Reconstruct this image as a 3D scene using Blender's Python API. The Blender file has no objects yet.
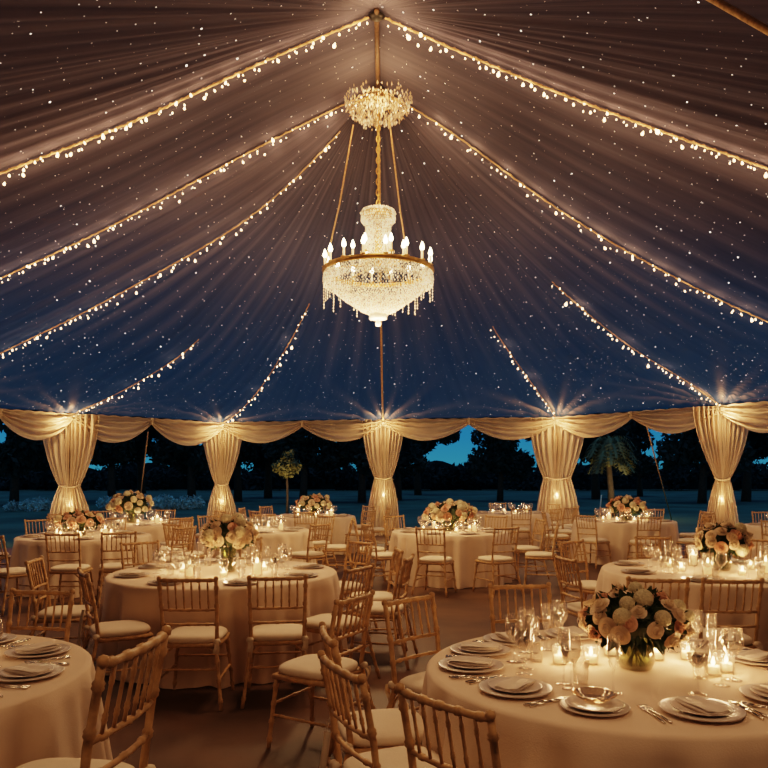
import bpy, math, random
import numpy as np
from mathutils import Vector, Matrix
R = random.Random(7)
S = bpy.context.scene
COL = S.collection
PI = math.pi
HZ, F, CH = 474.0, 750.0, 1.65          # horizon row, focal length in pixels, eye height

# ------------------------------------------------------------------ helpers
class MB:
    def __init__(s): s.v = []; s.f = []; s.mi = []
    def add(s, vs, fs, mi=0):
        n = len(s.v); s.v += [tuple(p) for p in vs]; s.f += [tuple(i + n for i in f) for f in fs]; s.mi += [mi] * len(fs); return s
    def box(s, c, d, rz=0.0, mi=0):
        hx, hy, hz = d[0] / 2, d[1] / 2, d[2] / 2; cc, ss = math.cos(rz), math.sin(rz); vs = []
        for z in (-hz, hz):
            for x, y in ((-hx, -hy), (hx, -hy), (hx, hy), (-hx, hy)):
                vs.append((c[0] + x * cc - y * ss, c[1] + x * ss + y * cc, c[2] + z))
        return s.add(vs, [(3, 2, 1, 0), (4, 5, 6, 7), (0, 1, 5, 4), (1, 2, 6, 5), (2, 3, 7, 6), (3, 0, 4, 7)], mi)
    def tube(s, pts, rad, seg=8, cap=True, mi=0):
        pts = [Vector(p) for p in pts]; n = len(pts)
        if not hasattr(rad, '__len__'): rad = [rad] * n
        vs = []; fs = []; up = None
        for i, p in enumerate(pts):
            d = (pts[min(i + 1, n - 1)] - pts[max(i - 1, 0)])
            if d.length < 1e-9: d = Vector((0, 0, 1))
            d.normalize()
            if up is None: up = Vector((0, 0, 1)) if abs(d.z) < .9 else Vector((1, 0, 0))
            a = (up - d * up.dot(d))
            if a.length < 1e-6: a = d.orthogonal()
            a.normalize(); b = d.cross(a); up = a
            for k in range(seg):
                t = 2 * PI * k / seg; vs.append(p + (a * math.cos(t) + b * math.sin(t)) * rad[i])
        for i in range(n - 1):
            for k in range(seg):
                k2 = (k + 1) % seg; fs.append((i * seg + k, i * seg + k2, (i + 1) * seg + k2, (i + 1) * seg + k))
        if cap: fs.append(tuple(reversed(range(seg)))); fs.append(tuple((n - 1) * seg + k for k in range(seg)))
        return s.add(vs, fs, mi)
    def lathe(s, prof, seg=20, c=(0, 0, 0), mi=0, closed=False):
        vs = []; fs = []; n = len(prof)
        for r, z in prof:
            for k in range(seg):
                t = 2 * PI * k / seg; vs.append((c[0] + r * math.cos(t), c[1] + r * math.sin(t), c[2] + z))
        for i in range(n - 1):
            for k in range(seg):
                k2 = (k + 1) % seg; fs.append((i * seg + k, i * seg + k2, (i + 1) * seg + k2, (i + 1) * seg + k))
        if not closed:
            if prof[0][0] > 1e-4: fs.append(tuple(reversed(range(seg))))
            if prof[-1][0] > 1e-4: fs.append(tuple((n - 1) * seg + k for k in range(seg)))
        return s.add(vs, fs, mi)
    def grid(s, fn, nu, nv, mi=0):
        vs = [fn(i / nu, j / nv) for j in range(nv + 1) for i in range(nu + 1)]; w = nu + 1
        return s.add(vs, [(j * w + i, j * w + i + 1, (j + 1) * w + i + 1, (j + 1) * w + i) for j in range(nv) for i in range(nu)], mi)
    def octa(s, c, rx, rz, mi=0):
        x, y, z = c
        return s.add([(x + rx, y, z), (x, y + rx, z), (x - rx, y, z), (x, y - rx, z), (x, y, z + rz), (x, y, z - rz)],
              [(0, 1, 4), (1, 2, 4), (2, 3, 4), (3, 0, 4), (1, 0, 5), (2, 1, 5), (3, 2, 5), (0, 3, 5)], mi)
    def mesh(s, name, mats, smooth=True):
        me = bpy.data.meshes.new(name); me.from_pydata(s.v, [], s.f)
        if not isinstance(mats, (list, tuple)): mats = [mats]
        for m in mats: me.materials.append(m)
        if len(mats) > 1: me.polygons.foreach_set('material_index', s.mi)
        if smooth: me.polygons.foreach_set('use_smooth', [True] * len(me.polygons))
        me.update(); return me
    def build(s, name, mats, parent=None, smooth=True, **k):
        return link(name, s.mesh(name, mats, smooth), parent, **k)

def link(name, data, parent=None, loc=None, rz=None, scale=None, rot=None):
    o = bpy.data.objects.new(name, data); COL.objects.link(o)
    if parent: o.parent = parent
    if loc is not None: o.location = loc
    if rz is not None: o.rotation_euler = (0, 0, rz)
    if rot is not None: o.rotation_euler = rot
    if scale is not None: o.scale = (scale,) * 3 if not hasattr(scale, '__len__') else scale
    return o
def tag(o, label, cat, group=None, kind=None):
    o['label'] = label; o['category'] = cat
    if group: o['group'] = group
    if kind: o['kind'] = kind
    return o
def struct(o): o['kind'] = 'structure'; return o
def thing(name, label, cat, loc=(0, 0, 0), rz=0, group=None, scale=None):
    return tag(link(name, None, None, loc, rz, scale), label, cat, group)
def copy_tree(o, parent=None):
    c = o.copy(); COL.objects.link(c)
    if parent: c.parent = parent
    for ch in list(o.children): copy_tree(ch, c)
    return c

# ------------------------------------------------------------------ materials
def mat(name, col, rough=.6, metal=0, var=.12, scale=8, bump=0, bscale=30, emis=None, estr=0, trans=0, spec=.4, sheen=0):
    m = bpy.data.materials.new(name); m.use_nodes = True; nt = m.node_tree; N = nt.nodes; L = nt.links
    b = N['Principled BSDF']; out = N['Material Output']
    tc = N.new('ShaderNodeTexCoord'); no = N.new('ShaderNodeTexNoise'); no.inputs['Scale'].default_value = scale; no.inputs['Detail'].default_value = 4
    L.new(tc.outputs['Object'], no.inputs['Vector'])
    r = N.new('ShaderNodeValToRGB'); r.color_ramp.elements[0].position = .3; r.color_ramp.elements[1].position = .7
    r.color_ramp.elements[0].color = (*[max(0, c * (1 - var)) for c in col], 1); r.color_ramp.elements[1].color = (*[min(1, c * (1 + var)) for c in col], 1)
    L.new(no.outputs['Fac'], r.inputs['Fac']); L.new(r.outputs['Color'], b.inputs['Base Color'])
    b.inputs['Roughness'].default_value = rough; b.inputs['Metallic'].default_value = metal; b.inputs['Specular IOR Level'].default_value = spec
    if sheen: b.inputs['Sheen Weight'].default_value = sheen
    if emis: b.inputs['Emission Color'].default_value = (*emis, 1); b.inputs['Emission Strength'].default_value = estr
    if bump:
        n2 = N.new('ShaderNodeTexNoise'); n2.inputs['Scale'].default_value = bscale; n2.inputs['Detail'].default_value = 5; L.new(tc.outputs['Object'], n2.inputs['Vector'])
        bp = N.new('ShaderNodeBump'); bp.inputs['Strength'].default_value = bump; bp.inputs['Distance'].default_value = .01
        L.new(n2.outputs['Fac'], bp.inputs['Height']); L.new(bp.outputs['Normal'], b.inputs['Normal'])
    if trans:
        t = N.new('ShaderNodeBsdfTranslucent'); L.new(r.outputs['Color'], t.inputs['Color'])
        mx = N.new('ShaderNodeMixShader'); mx.inputs[0].default_value = trans
        L.new(b.outputs[0], mx.inputs[1]); L.new(t.outputs[0], mx.inputs[2]); L.new(mx.outputs[0], out.inputs['Surface'])
    return m
def glow(name, col, strength):
    m = bpy.data.materials.new(name); m.use_nodes = True; nt = m.node_tree; nt.nodes.clear()
    e = nt.nodes.new('ShaderNodeEmission'); e.inputs[0].default_value = (*col, 1); e.inputs[1].default_value = strength
    o = nt.nodes.new('ShaderNodeOutputMaterial'); nt.links.new(e.outputs[0], o.inputs[0])
    m.cycles.emission_sampling = 'NONE'; return m
def glass(name, tint=(1, 1, 1), edge=.2, gl=(1, .93, .85), extra=0.0):
    m = bpy.data.materials.new(name); m.use_nodes = True; nt = m.node_tree; N = nt.nodes; N.clear(); L = nt.links
    t = N.new('ShaderNodeBsdfTransparent'); t.inputs[0].default_value = (*tint, 1)
    g = N.new('ShaderNodeBsdfGlossy'); g.inputs['Color'].default_value = (*gl, 1); g.inputs['Roughness'].default_value = .03
    d = N.new('ShaderNodeBsdfDiffuse'); d.inputs[0].default_value = (*gl, 1)
    lw = N.new('ShaderNodeLayerWeight'); lw.inputs['Blend'].default_value = edge
    mx = N.new('ShaderNodeMixShader'); L.new(lw.outputs['Facing'], mx.inputs[0]); L.new(t.outputs[0], mx.inputs[1]); L.new(g.outputs[0], mx.inputs[2])
    m2 = N.new('ShaderNodeMixShader'); m2.inputs[0].default_value = .025; L.new(mx.outputs[0], m2.inputs[1]); L.new(d.outputs[0], m2.inputs[2])
    o = N.new('ShaderNodeOutputMaterial'); L.new(m2.outputs[0], o.inputs[0]); return m

M = {}
M['chair'] = mat('gilded_wood', (.52, .32, .15), .45, 0, .25, 25, .25, 60)
M['cushion'] = mat('ivory_cushion', (.80, .68, .52), .8, 0, .05, 6, .12, 90)
M['ribbon'] = mat('cream_ribbon', (.72, .6, .44), .7, 0, .08, 10)
M['cloth'] = mat('ivory_tablecloth', (.76, .59, .43), .85, 0, .05, 4, .15, 160, sheen=.1)
M['drape'] = mat('cream_drape', (.76, .60, .43), .85, 0, .07, 3, .1, 120, trans=.35)
M['china'] = mat('ivory_china', (.66, .56, .47), .22, 0, .04, 9, spec=.6)
M['charger'] = mat('stoneware', (.54, .45, .37), .3, 0, .08, 12, spec=.5)
M['napkin'] = mat('linen_napkin', (.70, .60, .50), .9, 0, .06, 20, .2, 200)
M['silver'] = mat('silver', (.75, .68, .58), .2, 1, .05, 20)
M['gold'] = mat('aged_brass', (.70, .42, .15), .32, .9, .2, 14)
M['rope'] = mat('tan_rope', (.60, .37, .18), .8, 0, .3, 30, .4, 80)
M['darkwood'] = mat('dark_timber', (.10, .055, .03), .6, 0, .3, 20)
M['iron'] = mat('black_iron', (.02, .018, .016), .5, .5, .1, 10)
M['glass'] = glass('clear_glass')
M['vase'] = glass('vase_glass', (.62, .66, .5), .4)
M['wax'] = mat('candle_wax', (.9, .78, .58), .5, 0, .03, 10, emis=(1, .55, .2), estr=1.1)
M['flame'] = glow('candle_flame', (1, .62, .26), 28)
M['bulb'] = glow('warm_bulb', (1, .58, .27), 13)
M['lampbulb'] = glow('chandelier_bulb', (1, .74, .42), 30)
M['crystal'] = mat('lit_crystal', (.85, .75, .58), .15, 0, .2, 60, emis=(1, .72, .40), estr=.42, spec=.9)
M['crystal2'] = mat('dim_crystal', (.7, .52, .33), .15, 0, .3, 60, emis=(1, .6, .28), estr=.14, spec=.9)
M['rose'] = mat('cream_petal', (.86, .70, .50), .65, 0, .06, 30, trans=.12)
M['blush'] = mat('blush_petal', (.80, .50, .34), .65, 0, .1, 30, trans=.12)
M['hyd'] = mat('ivory_petal', (.82, .74, .50), .65, 0, .08, 40, trans=.12)
M['leaf'] = mat('dark_leaf', (.045, .075, .028), .5, 0, .35, 14)
M['bark'] = mat('bark', (.09, .06, .04), .9, 0, .3, 6, .5, 12)
M['tree'] = mat('night_foliage', (.022, .040, .030), .8, 0, .4, 1.5)
M['palm'] = mat('lit_foliage', (.17, .15, .06), .7, 0, .35, 3)
M['shrub'] = mat('pale_shrub', (.42, .52, .44), .8, 0, .4, 2)
M['black'] = mat('dark_backing', (.014, .024, .024), .9, 0, .3, .3)
for k_, lo, hi in (('crystal', .0, .95), ('crystal2', .0, .26)):  # crystal sparkle put in as random glow per bead
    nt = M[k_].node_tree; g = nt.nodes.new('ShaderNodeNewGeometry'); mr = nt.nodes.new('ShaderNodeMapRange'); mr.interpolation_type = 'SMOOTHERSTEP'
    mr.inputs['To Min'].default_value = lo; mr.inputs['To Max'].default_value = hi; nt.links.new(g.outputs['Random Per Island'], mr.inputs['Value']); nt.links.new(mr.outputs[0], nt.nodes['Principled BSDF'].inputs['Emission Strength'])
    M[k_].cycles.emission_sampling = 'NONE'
for k_ in ('rose', 'blush', 'hyd'):
    nt = M[k_].node_tree; g = nt.nodes.new('ShaderNodeNewGeometry'); mr = nt.nodes.new('ShaderNodeMapRange'); mr.inputs['To Min'].default_value = .80; mr.inputs['To Max'].default_value = 1.08
    nt.links.new(g.outputs['Random Per Island'], mr.inputs['Value']); src = nt.nodes['Color Ramp'].outputs[0]; mm = nt.nodes.new('ShaderNodeMix'); mm.data_type = 'RGBA'; mm.blend_type = 'MULTIPLY'; mm.inputs[0].default_value = 1
    cb = nt.nodes.new('ShaderNodeCombineColor'); nt.links.new(mr.outputs[0], cb.inputs[0]); nt.links.new(mr.outputs[0], cb.inputs[1]); nt.links.new(mr.outputs[0], cb.inputs[2])
    nt.links.new(src, mm.inputs[6]); nt.links.new(cb.outputs[0], mm.inputs[7]); nt.links.new(mm.outputs[2], nt.nodes['Principled BSDF'].inputs['Base Color'])
# floor
m = mat('brown_floor', (.085, .044, .024), .55, 0, .45, 1.3, .25, 7); M['floor'] = m
m = mat('night_grass', (.060, .105, .066), .95, 0, .4, .35, .5, 2); M['grass'] = m

# canopy cloth: dyed navy with skylight blue and post-top glow painted in, woven slubs, pin lights stitched in
def canopy_mat():
    m = bpy.data.materials.new('starlit_canopy'); m.use_nodes = True; nt = m.node_tree; N = nt.nodes; N.clear(); L = nt.links
    tc = N.new('ShaderNodeTexCoord')
    def math_(op, a, b=None, clamp=False):
        n = N.new('ShaderNodeMath'); n.operation = op; n.use_clamp = clamp
        for i, x in enumerate((a, b)):
            if x is None: continue
            if isinstance(x, (int, float)): n.inputs[i].default_value = x
            else: L.new(x, n.inputs[i])
        return n.outputs[0]
    # streaky noise along the radial folds (uv: u across, v along)
    mp = N.new('ShaderNodeMapping'); mp.inputs['Scale'].default_value = (20, 2.6, 1); L.new(tc.outputs['UV'], mp.inputs['Vector'])
    n1 = N.new('ShaderNodeTexNoise'); n1.inputs['Scale'].default_value = 1.0; n1.inputs['Detail'].default_value = 6; L.new(mp.outputs[0], n1.inputs['Vector'])
    n2 = N.new('ShaderNodeTexNoise'); n2.inputs['Scale'].default_value = .45; n2.inputs['Detail'].default_value = 3; L.new(tc.outputs['Object'], n2.inputs['Vector'])
    ramp = N.new('ShaderNodeValToRGB'); e = ramp.color_ramp.elements; e[0].position = .25; e[0].color = (.080, .075, .108, 1); e[1].position = .75; e[1].color = (.19, .165, .20, 1)
    sm = math_('ADD', math_('MULTIPLY', n1.outputs['Fac'], .6), math_('MULTIPLY', n2.outputs['Fac'], .4)); L.new(sm, ramp.inputs['Fac'])
    sp0 = N.new('ShaderNodeSeparateXYZ'); L.new(tc.outputs['Object'], sp0.inputs[0])
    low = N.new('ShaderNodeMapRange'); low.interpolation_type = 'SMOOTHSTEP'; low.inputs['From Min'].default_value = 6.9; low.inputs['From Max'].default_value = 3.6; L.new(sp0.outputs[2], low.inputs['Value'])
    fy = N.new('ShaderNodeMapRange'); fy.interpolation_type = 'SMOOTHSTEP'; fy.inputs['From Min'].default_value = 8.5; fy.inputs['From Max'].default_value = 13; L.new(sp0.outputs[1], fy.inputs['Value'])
    blue = math_('MULTIPLY', low.outputs[0], fy.outputs[0], True)  # blue skylight painted into the cloth, strongest low and far
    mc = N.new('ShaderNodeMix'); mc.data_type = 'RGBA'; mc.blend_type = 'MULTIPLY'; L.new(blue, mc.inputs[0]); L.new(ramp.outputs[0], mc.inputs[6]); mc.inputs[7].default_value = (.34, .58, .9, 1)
    at_ = N.new('ShaderNodeVertexColor'); at_.layer_name = 'glow_streaks'; gs = N.new('ShaderNodeSeparateColor'); L.new(at_.outputs[0], gs.inputs[0])
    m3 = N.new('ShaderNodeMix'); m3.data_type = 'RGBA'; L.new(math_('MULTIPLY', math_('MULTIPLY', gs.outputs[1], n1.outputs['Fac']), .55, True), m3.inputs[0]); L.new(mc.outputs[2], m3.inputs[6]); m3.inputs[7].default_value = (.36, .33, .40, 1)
    m4 = N.new('ShaderNodeMix'); m4.data_type = 'RGBA'; L.new(math_('MULTIPLY', gs.outputs[0], 1.6, True), m4.inputs[0]); L.new(m3.outputs[2], m4.inputs[6]); m4.inputs[7].default_value = (.62, .50, .42, 1)  # uplight glow around the post tops painted as paler rays
    d = N.new('ShaderNodeBsdfDiffuse'); L.new(m4.outputs[2], d.inputs[0])
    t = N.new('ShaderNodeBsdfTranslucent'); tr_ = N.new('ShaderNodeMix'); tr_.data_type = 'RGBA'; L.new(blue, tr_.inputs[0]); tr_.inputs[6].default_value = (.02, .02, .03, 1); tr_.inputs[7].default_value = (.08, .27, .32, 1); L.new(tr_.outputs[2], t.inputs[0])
    bp = N.new('ShaderNodeBump'); bp.inputs['Strength'].default_value = .3; bp.inputs['Distance'].default_value = .08
    L.new(n1.outputs['Fac'], bp.inputs['Height']); L.new(bp.outputs[0], d.inputs['Normal'])
    mx = N.new('ShaderNodeMixShader'); mx.inputs[0].default_value = .35; L.new(d.outputs[0], mx.inputs[1]); L.new(t.outputs[0], mx.inputs[2])
    tot = None
    for sc, rad, thr, st in ((6.5, .052, .30, 2.0), (3.1, .036, .45, 6.0)):
        v = N.new('ShaderNodeTexVoronoi'); v.voronoi_dimensions = '2D'; v.inputs['Scale'].default_value = sc; L.new(tc.outputs['Object'], v.inputs['Vector'])
        sp = N.new('ShaderNodeSeparateColor'); L.new(v.outputs['Color'], sp.inputs[0])
        rr = math_('MULTIPLY', sp.outputs[1], rad)
        on = math_('LESS_THAN', v.outputs['Distance'], rr)
        on = math_('MULTIPLY', on, math_('GREATER_THAN', sp.outputs[0], thr))
        on = math_('MULTIPLY', on, math_('MULTIPLY', sp.outputs[2], st))
        tot = on if tot is None else math_('ADD', tot, on)
    em = N.new('ShaderNodeEmission'); em.inputs[0].default_value = (1, .86, .72, 1); L.new(tot, em.inputs[1])
    ad = N.new('ShaderNodeAddShader'); L.new(mx.outputs[0], ad.inputs[0]); L.new(em.outputs[0], ad.inputs[1])
    o = N.new('ShaderNodeOutputMaterial'); L.new(ad.outputs[0], o.inputs[0]); m.cycles.emission_sampling = 'NONE'; return m
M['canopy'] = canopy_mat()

# ------------------------------------------------------------------ world, camera
w = bpy.data.worlds.new('dusk'); S.world = w; w.use_nodes = True; nt = w.node_tree; N = nt.nodes; L = nt.links
tc = N.new('ShaderNodeTexCoord'); sx = N.new('ShaderNodeSeparateXYZ'); L.new(tc.outputs['Generated'], sx.inputs[0])
rp = N.new('ShaderNodeValToRGB'); e = rp.color_ramp.elements; e[0].position = 0; e[0].color = (.030, .20, .30, 1); e[1].position = .35; e[1].color = (.016, .06, .17, 1)
x = rp.color_ramp.elements.new(.05); x.color = (.018, .15, .32, 1)
L.new(sx.outputs['Z'], rp.inputs[0]); L.new(rp.outputs[0], N['Background'].inputs[0]); N['Background'].inputs[1].default_value = 1.15
cam = bpy.data.cameras.new('camera'); cam.lens = 36 * F / 768; cam.sensor_width = 36; cam.shift_y = (HZ - 384) / 768; cam.clip_start = .05; cam.clip_end = 600
co = bpy.data.objects.new('camera', cam); COL.objects.link(co); co.location = (0, 0, CH); co.rotation_euler = (PI / 2, 0, 0); S.camera = co
S.view_settings.view_transform = 'Filmic'; S.view_settings.look = 'Medium High Contrast'; S.view_settings.exposure = 0.0

WARM = (1, .56, .24)
def lamp(loc, e, col=WARM, r=.06, kind='POINT', rot=None, size=None, name='lamp'):
    l = bpy.data.lights.new(name, kind); l.energy = e; l.color = col
    l.shadow_soft_size = r
    if kind == 'SPOT': l.spot_size = size; l.spot_blend = .8
    o = bpy.data.objects.new(name, l); COL.objects.link(o); o.location = loc
    if rot is not None: o.rotation_euler = rot
    return o

sun = bpy.data.lights.new('night_sky_glow', 'SUN'); sun.energy = .55; sun.color = (.22, .60, 1); sun.angle = .6
so = bpy.data.objects.new('night_sky_glow', sun); COL.objects.link(so); so.rotation_euler = (.12, 0, 0)
# ------------------------------------------------------------------ canopy
NA = Vector((-.09, 9.2, 7.34)); FA = Vector((-.09, 11.0, 7.36))
def px(u, v, D): return Vector(((u - 384) / F * D, D, CH + (HZ - v) / F * D))
def on_ray(A, P, u, v):
    k = (u - 384) / F; dx, dy = P.x - A.x, P.y - A.y
    t = (k * A.y - A.x) / (dx - k * dy); D = A.y + t * dy
    return t, CH + (HZ - v) / F * D
P0 = Vector((-9.5, 15, 3.08)); P1 = Vector(((70 - 384) / F * 18, 18, CH + 61 / F * 18)); P2 = Vector(((222 - 384) / F * 20.2, 20.2, CH + 52 / F * 20.2))
P3 = Vector(((383 - 384) / F * 20.2, 20.2, CH + 55 / F * 20.2)); P4 = Vector(((557 - 384) / F * 19.6, 19.6, CH + 57 / F * 19.6))
P5 = Vector(((722 - 384) / F * 16.9, 16.9, CH + 69 / F * 16.9)); P6 = Vector((9.9, 13.3, 3.2)); P7 = Vector((10.2, 9.4, 3.15))
P8 = Vector((9.6, 4.4, 3.15)); P9 = Vector((7.2, -.4, 3.15)); P10 = Vector((2.5, -2.4, 3.15)); P11 = Vector((-2.5, -2.4, 3.15)); P12 = Vector((-7.2, -.4, 3.15))
P13 = Vector((-9.6, 4.4, 3.15)); P14 = Vector((-10.2, 9.2, 3.12)); P15 = Vector((-10.1, 12.3, 3.1))
raf = [  # (apex, post, pixel points on the crease)
 (NA, P14, [(255, 60), (150, 112), (40, 155), (0, 168)]),
 (FA, P15, [(300, 122), (205, 172), (135, 212), (45, 255), (0, 275)]),
 (FA, P0, [(330, 142), (300, 172), (285, 190), (235, 227), (190, 252), (130, 285), (75, 315), (0, 350)]),
 (FA, P1, [(195, 345), (160, 367), (130, 385), (100, 400)]),
 (FA, P2, [(313, 298), (290, 340), (262, 385), (240, 410)]),
 (FA, P3, None),
 (FA, P4, [(495, 330), (520, 365), (540, 393)]),
 (FA, P5, [(550, 278), (600, 322), (640, 352), (690, 380)]),
 (FA, P6, [(414, 103), (459, 132), (504, 168), (534, 191), (569, 214), (604, 236), (690, 283), (768, 320)]),
 (NA, P7, [(444, 42), (494, 62), (539, 82), (584, 99), (639, 119), (699, 142), (768, 162)]),
 (NA, P8, None), (NA, P9, None), (NA, P10, None), (NA, P11, None), (NA, P12, None), (NA, P13, None)]
NT = 90
curves = []
for A, P, pts in raf:
    ts = np.linspace(0, 1, NT + 1)
    if pts: 
        d = sorted([on_ray(A, P, u, v) for u, v in pts]); kt = [0] + [a for a, b in d] + [1]; kz = [A.z] + [b for a, b in d] + [P.z]
        if kt[1] > .33:
            g = 0.17; kt.insert(1, g); kz.insert(1, A.z + (kz[1] - A.z) * g / kt[2] - .22)
        z = np.interp(ts, kt, kz)
        for _ in range(55):
            z[1:-1] = .25 * z[:-2] + .5 * z[1:-1] + .25 * z[2:]
    else:
        ex = 1.55 if P is P3 else 1.12
        z = P.z + (A.z - P.z) * (1 - ts) ** ex
    curves.append([Vector((A.x + (P.x - A.x) * t, A.y + (P.y - A.y) * t, zz)) for t, zz in zip(ts, z)])
NS = 72
posts = [P for _, P, _ in raf]
vs = []; uv = []; glow_streaks = []; nr = len(raf); fs = []
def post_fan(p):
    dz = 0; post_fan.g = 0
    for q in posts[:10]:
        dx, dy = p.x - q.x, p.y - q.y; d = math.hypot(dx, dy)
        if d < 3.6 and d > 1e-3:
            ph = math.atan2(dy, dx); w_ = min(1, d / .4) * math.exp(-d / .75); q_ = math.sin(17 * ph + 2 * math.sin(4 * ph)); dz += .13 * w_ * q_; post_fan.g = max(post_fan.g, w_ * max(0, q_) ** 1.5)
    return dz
rs = [R.uniform(0, 6.28) for _ in range(200)]
for i in range(nr):
    c0, c1 = curves[i], curves[(i + 1) % nr]; base = len(vs)
    wd = (posts[i] - posts[(i + 1) % nr]).length
    for a in range(NS + 1):
        s = .5 - .5 * math.cos(PI * a / NS)
        for b in range(NT + 1):
            t = b / NT; p = c0[b].lerp(c1[b], s)
            w_ = 4 * s * (1 - s); loc_w = wd * t
            p.z += .10 * w_ * math.sin(PI * t) * min(1.0, wd / 4)
            amp = .024 * (.5 + .5 * math.sin(s * 9 + rs[i + 60]) ** 2 + .25) * min(1, loc_w / 1.2) * (1 - .35 * t) * min(1, w_ * 3)
            p.z += amp * (math.sin(s * 2 * PI * 5 + rs[i] + 2.2 * math.sin(s * 4 + rs[i + 80])) * .7 + math.sin(s * 2 * PI * 8.3 + rs[i + 20] + t * 2.5 + 2 * math.sin(s * 7)) * .5)
            p.z += .05 * (1 if t < .97 else 0) * math.sin(t * 7 + rs[i]) * w_ * t
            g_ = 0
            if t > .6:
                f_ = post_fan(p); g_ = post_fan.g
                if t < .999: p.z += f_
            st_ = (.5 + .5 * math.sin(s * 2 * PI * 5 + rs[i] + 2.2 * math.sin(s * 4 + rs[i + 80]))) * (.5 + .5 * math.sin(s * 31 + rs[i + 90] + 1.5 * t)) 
            glow_streaks.append((g_, st_ * max(0, math.sin(PI * min(1, t * 1.15 + .12))) * (.35 if i >= 9 else 1), 0, 1))
            vs.append(p); uv.append(((i + s) * .9, t))
    W = NT + 1
    for a in range(NS):
        for b in range(NT):
            fs.append((base + a * W + b, base + a * W + b + 1, base + (a + 1) * W + b + 1, base + (a + 1) * W + b))
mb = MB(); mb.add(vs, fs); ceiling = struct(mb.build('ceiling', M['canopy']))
ga = ceiling.data.color_attributes.new('glow_streaks', 'FLOAT_COLOR', 'POINT'); ga.data.foreach_set('color', [c for g in glow_streaks for c in g])
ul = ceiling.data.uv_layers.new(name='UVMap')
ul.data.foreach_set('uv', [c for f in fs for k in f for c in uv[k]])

# ridge beam, apex fittings, eave rope
t = thing('ridge_beam', 'dark timber ridge beam joining the two peaks of the canopy', 'beam')
MB().tube([NA + Vector((0, -.12, -.07)), FA + Vector((0, .1, -.07))], .032, 10).build('beam', M['darkwood'], t)
for A in (NA, FA):
    mb = MB(); mb.lathe([(0, -.09), (.05, -.085), (.10, -.05), (.05, .0), (0, .0)], 16, (A.x, A.y, A.z - .03)); mb.build('cap_plate', M['iron'], t)
tr = struct(MB().tube([p + Vector((0, 0, -.02)) for p in posts] + [posts[0] + Vector((0, 0, -.02))], .028, 6).build('trim_1', M['iron']))
tr.name = 'trim_1'
# rafter straps: slim gold battens under the two near creases and back centre crease
def strap(name, label, crv, k0, k1, r, off, mtl, cat='rope'):
    o = MB().tube([p + Vector((0, 0, off)) for p in crv[k0:k1]], r, 6).build(name, mtl); tag(o, label, cat); return o
strap('canopy_rope', 'tan rope falling down the canopy behind the chandelier to the middle drape', curves[5], 0, NT - 1, .026, -.05, M['rope'])

# ------------------------------------------------------------------ string lights
bulb_me = MB().lathe([(0, -.034), (.012, -.030), (.019, -.018), (.018, -.004), (.010, .008), (.007, .012), (.007, .022), (0, .022)], 8).mesh('bulb', M['bulb'])
def string(label, crv, t0, t1, n, rope_r, bs, lampn, lampe, drop=.05, rope=True):
    t = thing('string_light', label, 'string lights', tuple(crv[int(t0 * NT)]), group='warm string lights along the canopy creases'); o0 = t.location.copy()
    def at(u):
        f = u * NT; i = min(int(f), NT - 1); return crv[i].lerp(crv[i + 1], f - i)
    pts = []; m_ = 140
    for k in range(m_ + 1):
        u = t0 + (t1 - t0) * k / m_; p = at(u); pts.append(p - o0 + Vector((.006 * math.sin(k * 1.7), .0, -.05 + .004 * math.sin(k * 2.3))))
    mb = MB(); mb.tube(pts, rope_r, 6); 
    if rope:
        mb.tube([p + Vector((0, rope_r * 1.1 * math.cos(k * 2.1), rope_r * 1.1 * math.sin(k * 2.1))) for k, p in enumerate(pts)], rope_r * .6, 5)
    mb.build('cable', M['rope'], t)
    for k in range(n):
        u = t0 + (t1 - t0) * (k + R.uniform(.1, .9)) / n; p = at(u) - o0
        big = R.random() < .12
        dz = R.uniform(.0, drop) * (2.6 if big else 1); s = bs * R.choice((.42, .5, .6, .75, .9)) * (1.45 if big else 1)
        link('bulb', bulb_me, t, p + Vector((R.uniform(-.05, .05), R.uniform(-.05, .05), -.075 - dz)), rot=(R.uniform(-.5, .5), R.uniform(-.5, .5), 0), scale=s)
    for k in range(lampn):
        u = t0 + (t1 - t0) * (k + .5) / lampn; lamp(at(u) + Vector((0, -.05, -.19)), lampe, (1, .55, .27), r=.05)
    return t
E = 5.5
string('thick garland of warm bulbs from near peak to upper left edge', curves[0], .01, .62, 82, .015, 1.05, 17, E * .7, .06)
string('thick garland of warm bulbs from near peak to upper right edge', curves[9], .01, .62, 82, .015, 1.05, 17, E * .7, .06)
string('warm bulb string from far peak, second from the top on the left', curves[1], .01, .72, 88, .011, .9, 17, E * .42)
string('warm bulb string from far peak, third from the top on the left', curves[2], .06, .9, 88, .009, .85, 17, E * .28)
string('short bulb string just above the leftmost drape', curves[3], .46, .985, 30, .008, .9, 3, 2)
string('short bulb string rising left of the chandelier from the second drape', curves[4], .30, .985, 34, .008, .95, 3, 2)
string('short bulb string right of the chandelier rising from the fourth drape', curves[6], .50, .985, 24, .008, .95, 3, 2)
string('bulb string above the rightmost drape on the right side', curves[7], .40, .985, 48, .008, 1.0, 4, 2.5)
string('warm bulb string from far peak, second from the top on the right', curves[8], .01, .88, 88, .011, .9, 17, E * .42)
# tan rope in the upper right corner
a = px(700, -8, 6.2); b_ = px(790, 43, 5.6)
tag(MB().tube([a + (a - b_) * .25, a, b_, b_ + (b_ - a) * 2], .028, 8).build('guy_rope', M['rope']), 'bare tan rope crossing the top right corner under the canopy', 'rope')

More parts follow.
